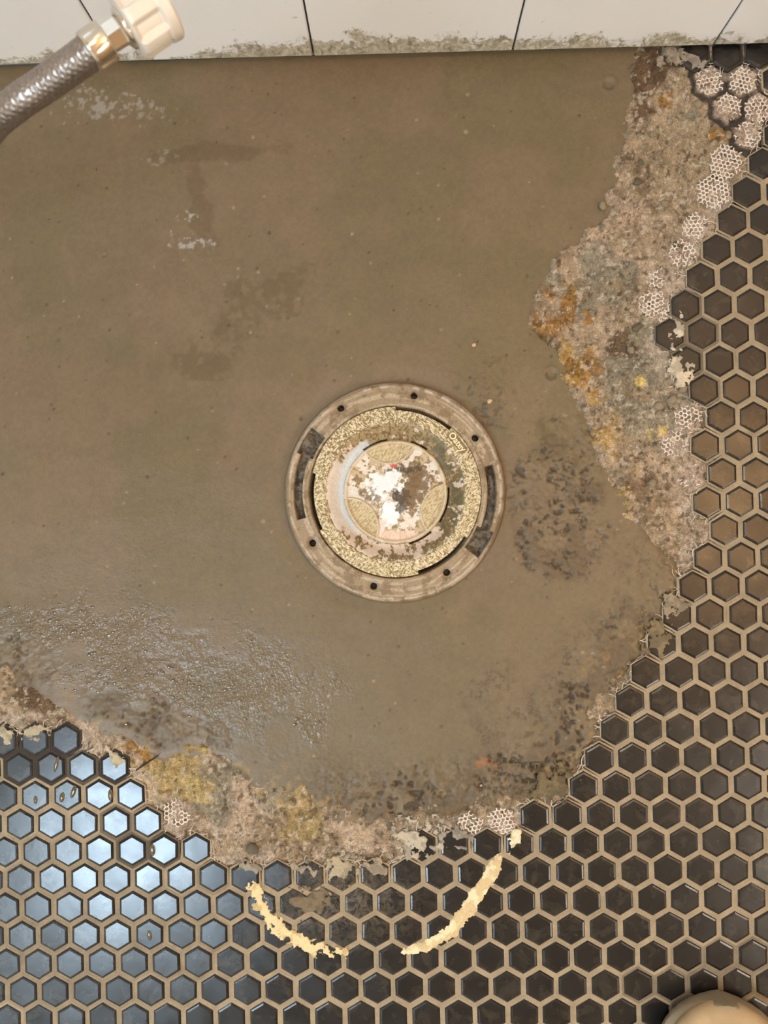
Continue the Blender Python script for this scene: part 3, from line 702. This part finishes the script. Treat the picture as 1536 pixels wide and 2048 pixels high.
# ------------------------------------------------------------------ dried mortar on the tiles
def patch(name, cen, w_, h_, hfun, colfun, label, cat, group=None, res=.0005, mat=None, wetv=None):
    """small ragged crust lying on the tiles; hfun gives its height in metres (below zero: nothing there)"""
    c_ = px(*cen); xs = np.arange(-w_/2*MPP, w_/2*MPP+res, res); ys = np.arange(-h_/2*MPP, h_/2*MPP+res, res); x_, y_ = np.meshgrid(xs, ys)
    Xw, Yw = x_+c_[0], y_+c_[1]; hz = hfun(Xw, Yw)
    me = grid_mesh(name, x_, y_, np.maximum(hz, -.0016), hz > -.0012, colfun(Xw, Yw), wetv)
    o = link(name, me, mat or SMEAR); o.location = (c_[0], c_[1], 0)
    return tag(o, label, cat, group)
def polyline_d(X, Y, pts, wid):
    """(half width - distance) to a pixel polyline, in metres"""
    best = np.full(X.shape, -1.0)
    for k in range(len(pts)-1):
        a, b_ = px(*pts[k]), px(*pts[k+1]); e = b_-a; L = e[0]**2+e[1]**2
        t = np.clip(((X-a[0])*e[0]+(Y-a[1])*e[1])/L, 0, 1); d = np.hypot(X-a[0]-t*e[0], Y-a[1]-t*e[1])
        best = np.maximum(best, (wid[k]*(1-t)+wid[k+1]*t)*MPP-d)
    return best
def grout_dip(X, Y):
    _, _, _, a, b_ = cell(X, Y); return -.0007*sst(FF-.001, FF+.0004, hexdist(X-a, Y-b_))
def streak(pts, wid, ragg, s):
    def hf(X, Y):
        m = polyline_d(X, Y, pts, wid)+ragg*MPP*fbm(X, Y, 190, s, 4, .65)
        return np.clip(m/.0016, -2, .55)*.0011+grout_dip(X, Y)*.6+.00012*fbm(X, Y, 500, s+5, 3)
    return hf
def cream(c1, c2, f, s): return lambda X, Y: mixc(np.broadcast_to(S(*c1), X.shape+(3,)).copy(), S(*c2), sst(-.2, .4, fbm(X, Y, f, s, 4)))
patch('mortar_streak', (915, 1785), 280, 280, streak([(805, 1906), (850, 1896), (905, 1860), (945, 1805), (978, 1755), (998, 1718)], [4, 9, 11, 14, 13, 8], 4, 601), cream((232, 216, 176), (206, 184, 140), 120, 602),
      'smooth curved cream streak of dried mortar swept across the black tiles', 'mortar streak')
patch('mortar_streak', (600, 1840), 240, 180, streak([(508, 1778), (530, 1822), (568, 1865), (618, 1893), (660, 1902), (692, 1908)], [9, 13, 12, 10, 6, 2], 12, 611), cream((224, 202, 154), (196, 168, 118), 120, 612),
      'ragged crumbly cream streak of dried mortar with splashed edges on the black tiles', 'mortar streak')
patch('mortar_streak', (1027, 1688), 50, 80, streak([(1036, 1664), (1030, 1680), (1020, 1705)], [5, 9, 3], 4, 621), cream((226, 214, 180), (200, 184, 144), 120, 622),
      'short pointed cream streak of dried mortar by the corner of one tile', 'mortar streak')
SM = [((838, 1680), 34, 24, 0, (182, 172, 152)), ((918, 1672), 26, 14, -10, (150, 142, 128)), ((612, 1738), 26, 14, 0, (158, 146, 124)), ((688, 1745), 26, 26, 0, (170, 156, 130)), ((748, 1738), 24, 14, 0, (160, 146, 122)),
      ((498, 1737), 20, 9, -10, (150, 140, 122)), ((1362, 737), 17, 27, 12, (205, 192, 168)), ((1352, 662), 10, 24, -20, (200, 190, 172)), ((62, 1460), 26, 12, 0, (170, 158, 132)), ((16, 1466), 18, 16, 30, (176, 164, 138)), ((226, 1512), 22, 10, -30, (180, 168, 140)),
      ((1388, 118), 30, 12, -30, (148, 138, 126)), ((1348, 112), 22, 14, 20, (150, 138, 122)), ((1318, 1278), 22, 30, -25, (128, 112, 84)), ((1352, 1212), 20, 16, 0, (150, 136, 112)), ((1108, 1566), 34, 22, 10, (112, 98, 70)), ((612, 1802), 30, 22, 0, (120, 104, 80))]
SML = ['large pale grey mortar crust covering a tile beside the smooth curved streak', 'thin grey mortar film along the top of a tile beside the crusted one', 'grey mortar film on a tile top above the dusty tiles',
       'broad tan mortar crust covering a tile between two filmed tiles', 'tan mortar film on a tile top beside the broad tan crust', 'thin grey mortar line above the start of the ragged streak', 'large cream mortar chip lying on a half-covered tile',
       'narrow cream mortar sliver on a chipped tile above the cream chip', 'beige mortar smear over a wet blue-lit tile at the torn edge', 'thick beige mortar blob on the outermost blue-lit tile of its row', 'beige mortar smear on a tile near the dark splinter',
       'ropey grey mortar ridge on a black tile under the white wall', 'lumpy grey mortar clod under the white wall beside the dark brown stain', 'brown wet mud covering the corner of a tile at the torn edge', 'pale tan mortar flake beside the mud-covered tile corner',
       'dark wet mud puddle at the torn edge below the crumbly cement', 'dusty brown mud film across tiles inside the ragged streak']
for n, ((a, b_), rx, ry, rot, cc) in enumerate(SM):
    def hf(X, Y, a=a, b_=b_, rx=rx, ry=ry, rot=rot, n=n):
        m = blob(X, Y, a, b_, rx, ry, rot, .9, 170, 640+n)
        return -.0013+.0019*m+.0002*fbm(X, Y, 400, 660+n, 3)+(grout_dip(X, Y)*.5)
    wet_mud = sum(cc) < 320
    patch('mortar_smear', (a, b_), rx*3.2, ry*3.4+14, hf, cream(cc, tuple(int(q*.84) for q in cc), 150, 680+n),
          SML[n], 'mortar smear', 'mortar and mud smears on the tiles')

# ------------------------------------------------------------------ torn backing mesh: net scraps and loose fibres
def net(center, rad, seed, label, hole=.0036, th=.00056, squash=1.0):
    r_ = random.Random(seed); c_ = px(*center); b = MB(); pts = {}; R_ = rad*MPP; rot = r_.uniform(0, 1.0)
    nn = int(R_/hole)+2
    ca, sa = math.cos(rot), math.sin(rot)
    def P(i, j, k):        # honeycomb lattice, two sites per cell
        x = hole*(i+j*.5)+(0 if k == 0 else 0); y = hole*.866*j+(0 if k == 0 else hole*.577)
        x, y = x*ca-y*sa, x*sa+y*ca
        key = (i, j, k)
        if key not in pts: pts[key] = Vector((x+r_.uniform(-.0002, .0002), y+r_.uniform(-.0002, .0002), r_.uniform(0, .0004)))
        return pts[key]
    for i in range(-nn*2, nn*2+1):
        for j in range(-nn*2, nn*2+1):
            a = P(i, j, 0)
            for q in (P(i, j, 1), P(i, j-1, 1), P(i+1, j-1, 1)):
                m = (a+q)/2
                if hexdist(np.array(m.x), np.array(m.y)*squash) < R_*r_.uniform(.90, 1.0) and r_.random() > .13: b.tube([a, q], [th*r_.uniform(.8, 1.3)]*2, 4, False)
    o = b.build('mesh_scrap', FIBRE, None, True); o.location = (c_[0], c_[1], -.0014 if rad > 30 else -.0021)
    return tag(o, label, 'mesh scrap', 'torn backing mesh scraps')
for n, (a, b_) in enumerate(PADS): net((a, b_), 27 if n not in (5, 6) else 33, 700+n,
    'white fibre mesh on a pale tile footprint ringed in black under the white wall' if b_ < 300 else 'large open white mesh scrap on the thinset beside the black tiles' if n in (5, 6) else 'white fibre mesh scrap on thinset between the grey patch and the tiles' if b_ < 700 else
    'white mesh scrap on a footprint beside the brown-lit tiles' if b_ < 1000 else 'small white mesh scrap beside the blue-lit tiles' if a < 500 else 'white mesh scrap above the short pointed mortar streak')
fb = MB(); r_ = random.Random(5)
for p, q in BND:
    m = ((p[0]+q[0])/2, (p[1]+q[1])/2); uu, vv = topx(np.array(m[0]), np.array(m[1]))
    if not (-40 < uu < 1580 and 90 < vv < 1900): continue
    for k in range(r_.choice((1, 2, 3, 4))):
        t = r_.random(); s = Vector((p[0]+(q[0]-p[0])*t, p[1]+(q[1]-p[1])*t, -.0010))
        nx_, ny_ = (q[1]-p[1]), -(q[0]-p[0]); L = math.hypot(nx_, ny_)+1e-9
        nx_, ny_ = nx_/L, ny_/L
        # step away from the standing tile
        _, _, _, a_, b2 = cell(np.array(m[0]+nx_*.006), np.array(m[1]+ny_*.006))
        if tile_here(a_, b2): nx_, ny_ = -nx_, -ny_
        ang = math.atan2(ny_, nx_)+r_.uniform(-1.2, 1.2); pts = [s]; ln = r_.uniform(.003, .009); cv = r_.uniform(-1.6, 1.6)
        for g_ in range(5):
            ang += cv*.25; s = s+Vector((math.cos(ang)*ln/5, math.sin(ang)*ln/5, r_.uniform(-.0002, .0003))); pts.append(s)
        fb.tube(pts, r_.uniform(.00014, .0003), 4, False)
o = fb.build('mesh_fibres', FIBRE, None, True); tag(o, 'loose white mesh fibres fraying along the torn tile edge', 'fibres', kind='stuff')

# ------------------------------------------------------------------ pebbles and drops
PEB = M_plain('pebble', S(150, 136, 112), .8, grain=(300, .3), bmp=(600, .5, .0006)); PEBD = M_plain('dark_pebble', S(104, 96, 78), .8, grain=(300, .3), bmp=(600, .5, .0006))
def pebble(cx, cy, r, z, mat, seed, label, group):
    bm = bmesh.new(); bmesh.ops.create_icosphere(bm, subdivisions=2, radius=1); rg = random.Random(seed); ax = Vector((rg.random(), rg.random(), rg.random()))
    for v_ in bm.verts: v_.co *= 1+.22*math.sin(5*v_.co.dot(ax)+seed)+rg.uniform(-.08, .08)
    me = bpy.data.meshes.new('pebble'); bm.to_mesh(me); bm.free()
    o = link('pebble', me, mat, None, True); c_ = px(cx, cy, z); o.location = (c_[0], c_[1], z); R_ = r*MPP; o.scale = (R_, R_*rg.uniform(.7, 1), R_*.7); o.rotation_euler = (0, 0, rg.uniform(0, 6))
    return tag(o, label, 'pebble', group)
for n, (a, b_, r) in enumerate([(1305, 965, 8), (1330, 408, 9), (1303, 268, 6), (1394, 208, 9), (1435, 262, 9), (1205, 412, 9), (1344, 800, 11), (1318, 812, 9), (1366, 778, 9), (1312, 326, 7), (1456, 270, 8), (1262, 700, 8)]):
    pebble(a, b_, r, -.0018, PEB, n, 'small tan pebble lodged in the torn thinset', 'tan pebbles in the thinset')
for n, (a, b_, r) in enumerate([(1275, 364, 9), (502, 1698, 13), (1275, 655, 10), (1282, 325, 6)]):
    pebble(a, b_, r, -.0018, PEBD, 40+n, 'dark grey-green pebble lodged in the torn thinset', 'dark pebbles in the thinset')
for n, (a, b_, r) in enumerate([(979, 803, 6), (926, 1570, 4), (962, 1571, 3), (948, 690, 4)]):
    pebble(a, b_, r, -.0042, M_plain('pale_grit', S(206, 170, 138), .8), 60+n, 'pale grit grain sitting on the wet cement', 'grit on the cement')
WATER = M_plain('muddy_water', S(92, 80, 58), .06, spec=.6)
for n, (a, b_, rx, ry, rot) in enumerate([(71, 1600, 4, 8, 0), (124, 1595, 5, 10, 10), (147, 1583, 5, 14, 20), (113, 1528, 4, 17, 15), (299, 1871, 5, 10, -5), (305, 1700, 6, 12, 0), (221, 1590, 5, 12, 0)]):
    m_ = MB().lathe([(1, 0), (.93, .28), (.7, .6), (.4, .82), (.12, .9)], 20); o = m_.build('water_drop', WATER, None, True)
    c_ = px(a, b_); o.location = (c_[0], c_[1], .0001); o.scale = (rx*MPP, ry*MPP, .0009); o.rotation_euler = (0, 0, -math.radians(rot))
    tag(o, 'muddy water drop lying on a black tile below the torn edge', 'water drop', 'muddy drops on the tiles')
bd = MB(); r_ = random.Random(21); FILM = M_plain('standing_water_film', S(96, 82, 58), .05, spec=.6)
for k in range(260):
    if k < 90: a, b_ = r_.gauss(90, 75), r_.gauss(1255, 22)
    elif k < 210: a, b_ = r_.gauss(300, 130), r_.gauss(1360, 32); b_ += (a-300)*.16
    else: a, b_ = r_.gauss(470, 40), r_.gauss(1340, 60)
    if a < -20: continue
    c_ = px(a, b_, -.0045); q = CEMZ[3][int((c_[1]-CEMZ[1])/CEMZ[2]), int((c_[0]-CEMZ[0])/CEMZ[2])]
    R_ = r_.uniform(.0007, .0019)*(1.0 if k < 210 else .6); n0 = len(bd.V); bd.lathe([(R_*f_, R_*.085*(1-f_*f_)) for f_ in (1.15, .9, .65, .4, .12)], 10, (c_[0], c_[1], q+.0001))
    an = r_.uniform(-.4, .4); sx = r_.uniform(.35, .7)
    for i in range(n0, len(bd.V)):
        v_ = bd.V[i]; dx, dy = v_[0]-c_[0], (v_[1]-c_[1])*sx; bd.V[i] = (c_[0]+dx*math.cos(an)-dy*math.sin(an), c_[1]+dx*math.sin(an)+dy*math.cos(an), v_[2])
tag(bd.build('water_beads', FILM, None, True), 'glinting beads of standing water on the wet cement near the blue-lit tiles', 'water', kind='stuff')
o = MB().tube([px(272, 1541, -.0008), px(290, 1528, .0008), px(317, 1511, .0006)], [.0006, .0009, .0005], 6).build('splinter', M_plain('dark_splinter', S(38, 32, 26), .7)); tag(o, 'thin dark splinter lying across the yellowish thinset', 'splinter')

# ------------------------------------------------------------------ braided supply hose hanging in from the left
D0 = .318
A0 = ray(196, 93, D0); A1 = ray(262, 49, D0+.001); AX = (A1-A0).normalized()
LEFTP = ray(0, 234, .345)
hs = empty('supply_hose', tuple(A0)); tag(hs, 'braided steel water hose with a white plastic nut hanging by the tiled wall', 'hose')
bk = -AX
ctrl = [A0, A0+bk*.03, A0+bk*.055]; ctrl[1] = A0.lerp(LEFTP, .5); ctrl[2] = LEFTP
d_ = (LEFTP-A0).normalized()
ctrl += [LEFTP+d_*.10+Vector((0, .01, -.02)), Vector((-.46, .16, .22)), Vector((-.56, .25, .16)), Vector((-.60, .31, .15)), Vector((-.60, .335, .15))]
def catmull(P, n):
    out = []
    Q = [P[0]*2-P[1]]+P+[P[-1]*2-P[-2]]
    for i in range(1, len(Q)-2):
        a, b_, c_, d2 = Q[i-1], Q[i], Q[i+1], Q[i+2]
        for k in range(n):
            t = k/n; out.append(.5*((2*b_)+(c_-a)*t+(2*a-5*b_+4*c_-d2)*t*t+(3*b_-a-3*c_+d2)*t**3))
    out.append(P[-1]); return out
path = catmull(ctrl, 120)
acc = [0]
for i in range(1, len(path)): acc.append(acc[-1]+(path[i]-path[i-1]).length)
acc = np.array(acc); Lh = acc[-1]; ns = int(Lh/.00055); sN = np.linspace(0, Lh, ns); PA = np.array([tuple(p) for p in path])
PTS = np.stack([np.interp(sN, acc, PA[:, k]) for k in range(3)], 1)
T = np.gradient(PTS, axis=0); T /= np.linalg.norm(T, axis=1)[:, None]
U = np.cross(T, np.array([0, 0, 1.0])); U /= np.linalg.norm(U, axis=1)[:, None]; Vv = np.cross(T, U)
nth = 72; tt = np.arange(nth)/nth*2*math.pi
HR = .0068
ph = sN[:, None]/.0036*2*math.pi
w1 = np.cos(12*tt[None, :]+ph); w2 = np.cos(12*tt[None, :]-ph)
rad = HR*(1+.028*np.maximum(w1, w2)+.012*np.cos(sN[:, None]/.0021*2*math.pi*1.0))
PXYZ = PTS[:, None, :]+rad[..., None]*(np.cos(tt)[None, :, None]*U[:, None, :]+np.sin(tt)[None, :, None]*Vv[:, None, :])-np.array(A0)
me = grid_mesh('braid', PXYZ[..., 0], PXYZ[..., 1], PXYZ[..., 2], np.ones(rad.shape, bool), wrap=True)
STEEL = M_plain('braided_steel', (.34, .29, .26), .38, 1, grain=(900, .25)); CHROME = M_plain('polished_ferrule', (.70, .64, .56), .16, 1); NUT = M_plain('white_nut_plastic', S(226, 218, 206), .4, grain=(60, .04))
link('braid', me, STEEL, hs)
MB().lathe([(.0070, -.005), (.0080, -.0047), (.0082, -.0035), (.0082, .0035), (.0079, .0046), (.0062, .005)], 40, (0, 0, 0), AX).build('crimp_collar', CHROME, hs, True)
MB().lathe([(.0056, .003), (.0058, .0112), (.0064, .0124)], 6, (0, 0, 0), AX).build('ferrule_neck', CHROME, hs)
MB().lathe([(.0062, .0118), (.0084, .0128), (.0086, .0145), (.006, .015)], 40, (0, 0, 0), AX).build('flare_ring', CHROME, hs, True)
def lob(a, i):
    c_ = math.cos(6*a); return 1+(.10*max(-1, min(1, c_*3)) if i in (2, 3, 4) else .0)
nutm = MB().lathe([(.0088, .0142), (.0128, .0146), (.0126, .0165), (.0126, .026), (.0124, .0275), (.0140, .0285), (.0142, .0325), (.0132, .0335), (.0100, .0335), (.0098, .020)], 96, (0, 0, 0), AX, lob).build('nut', NUT, hs)
bv = nutm.modifiers.new('soft', 'BEVEL'); bv.width = .0004; bv.segments = 2; bv.limit_method = 'ANGLE'
VL = Vector((-.60, WY, .15))-A0
vmb = MB().lathe([(.024, 0), (.024, .003), (.012, .006), (.010, .012), (.010, .058), (.006, .062)], 32, VL, (0, -1, 0)); vmb.build('shutoff_valve', CHROME, hs, True)

# ------------------------------------------------------------------ shoe toe at the lower right
sh = empty('shoe', tuple(px(1457, 2012, .022))); sh.location.z = 0
tag(sh, 'dusty tan shoe with a pale rubber toe standing on the tiles', 'shoe')
def shoe_sections(scale, zlo, zhi_f, t0, t1, n=26, m=24):
    V, F = [], []
    for i in range(n):
        t = t0+(t1-t0)*(i/(n-1))**1.8; y = -t*.285
        half = .050*math.sqrt(max(0, 1-max(0, (0.17-t)/.17)**2.2))*(1-.16*sst(.35, .6, np.array(t))+.02*sst(.7, .9, np.array(t)))
        half *= math.sqrt(max(0, 1-max(0, (t-.88)/.12)**2.4)); half = max(half*scale, .0008)
        top = zhi_f(t); cxs = .006*math.sin(t*3)
        for k in range(m):
            a = 2*math.pi*k/m; ca, sa = math.cos(a), math.sin(a); e = .62
            xx = half*math.copysign(abs(ca)**e, ca)*(1-.25*max(0, sa)*0.9); zz = (zlo+top)/2+(top-zlo)/2*math.copysign(abs(sa)**e, sa)
            V.append((cxs+xx, y, zz))
    for i in range(n-1):
        for k in range(m): F.append((i*m+k, i*m+(k+1) % m, (i+1)*m+(k+1) % m, (i+1)*m+k))
    F.append(tuple(range(m))); F.append(tuple(reversed(range((n-1)*m, n*m)))); return V, F
SOLE = M_plain('dusty_sole', S(150, 136, 112), .7, grain=(60, .15)); TOE = M_plain('pale_toe_rubber', S(196, 172, 136), .55, grain=(40, .15)); UP = M_plain('tan_suede', S(176, 142, 112), .9, grain=(180, .25), bmp=(900, .6, .001)); LACE = M_plain('lace', S(205, 190, 165), .8)
def toph(t): return .014+.030*math.sqrt(min(1, max(0, t/.14)))+.028*float(sst(.18, .5, np.array(t)))+.03*float(sst(.5, .7, np.array(t)))
def sp_(name, mat, *a, **k):
    V, F = shoe_sections(*a, **k); me = pymesh(name, V, F); o = link(name, me, mat, sh, True); es = o.modifiers.new('crease', 'EDGE_SPLIT'); es.split_angle = math.radians(38); return o
sp_('sole', SOLE, 1.04, .0005, lambda t: .022, 0.0, 1.0)
sp_('upper', UP, .96, .015, lambda t: toph(t)*.985, .05, .985)
sp_('toe_cap', TOE, .985, .012, toph, .003, .17)
for k in range(5):
    t = .34+k*.055; z_ = toph(t)+.001; w_ = .022
    MB().tube([(-w_, -t*.285, z_-.006), (-w_*.4, -(t+.008)*.285, z_+.002), (w_*.4, -(t+.018)*.285, z_+.002), (w_, -(t+.024)*.285, z_-.005)], .0024, 8).build('lace', LACE, sh, True)
sh.rotation_euler = (0, 0, -.10)
print('TRIS', sum(len(o.data.loop_triangles) or sum(len(p.vertices)-2 for p in o.data.polygons) for o in COL.objects if o.type == 'MESH' and o.data.users < 3))
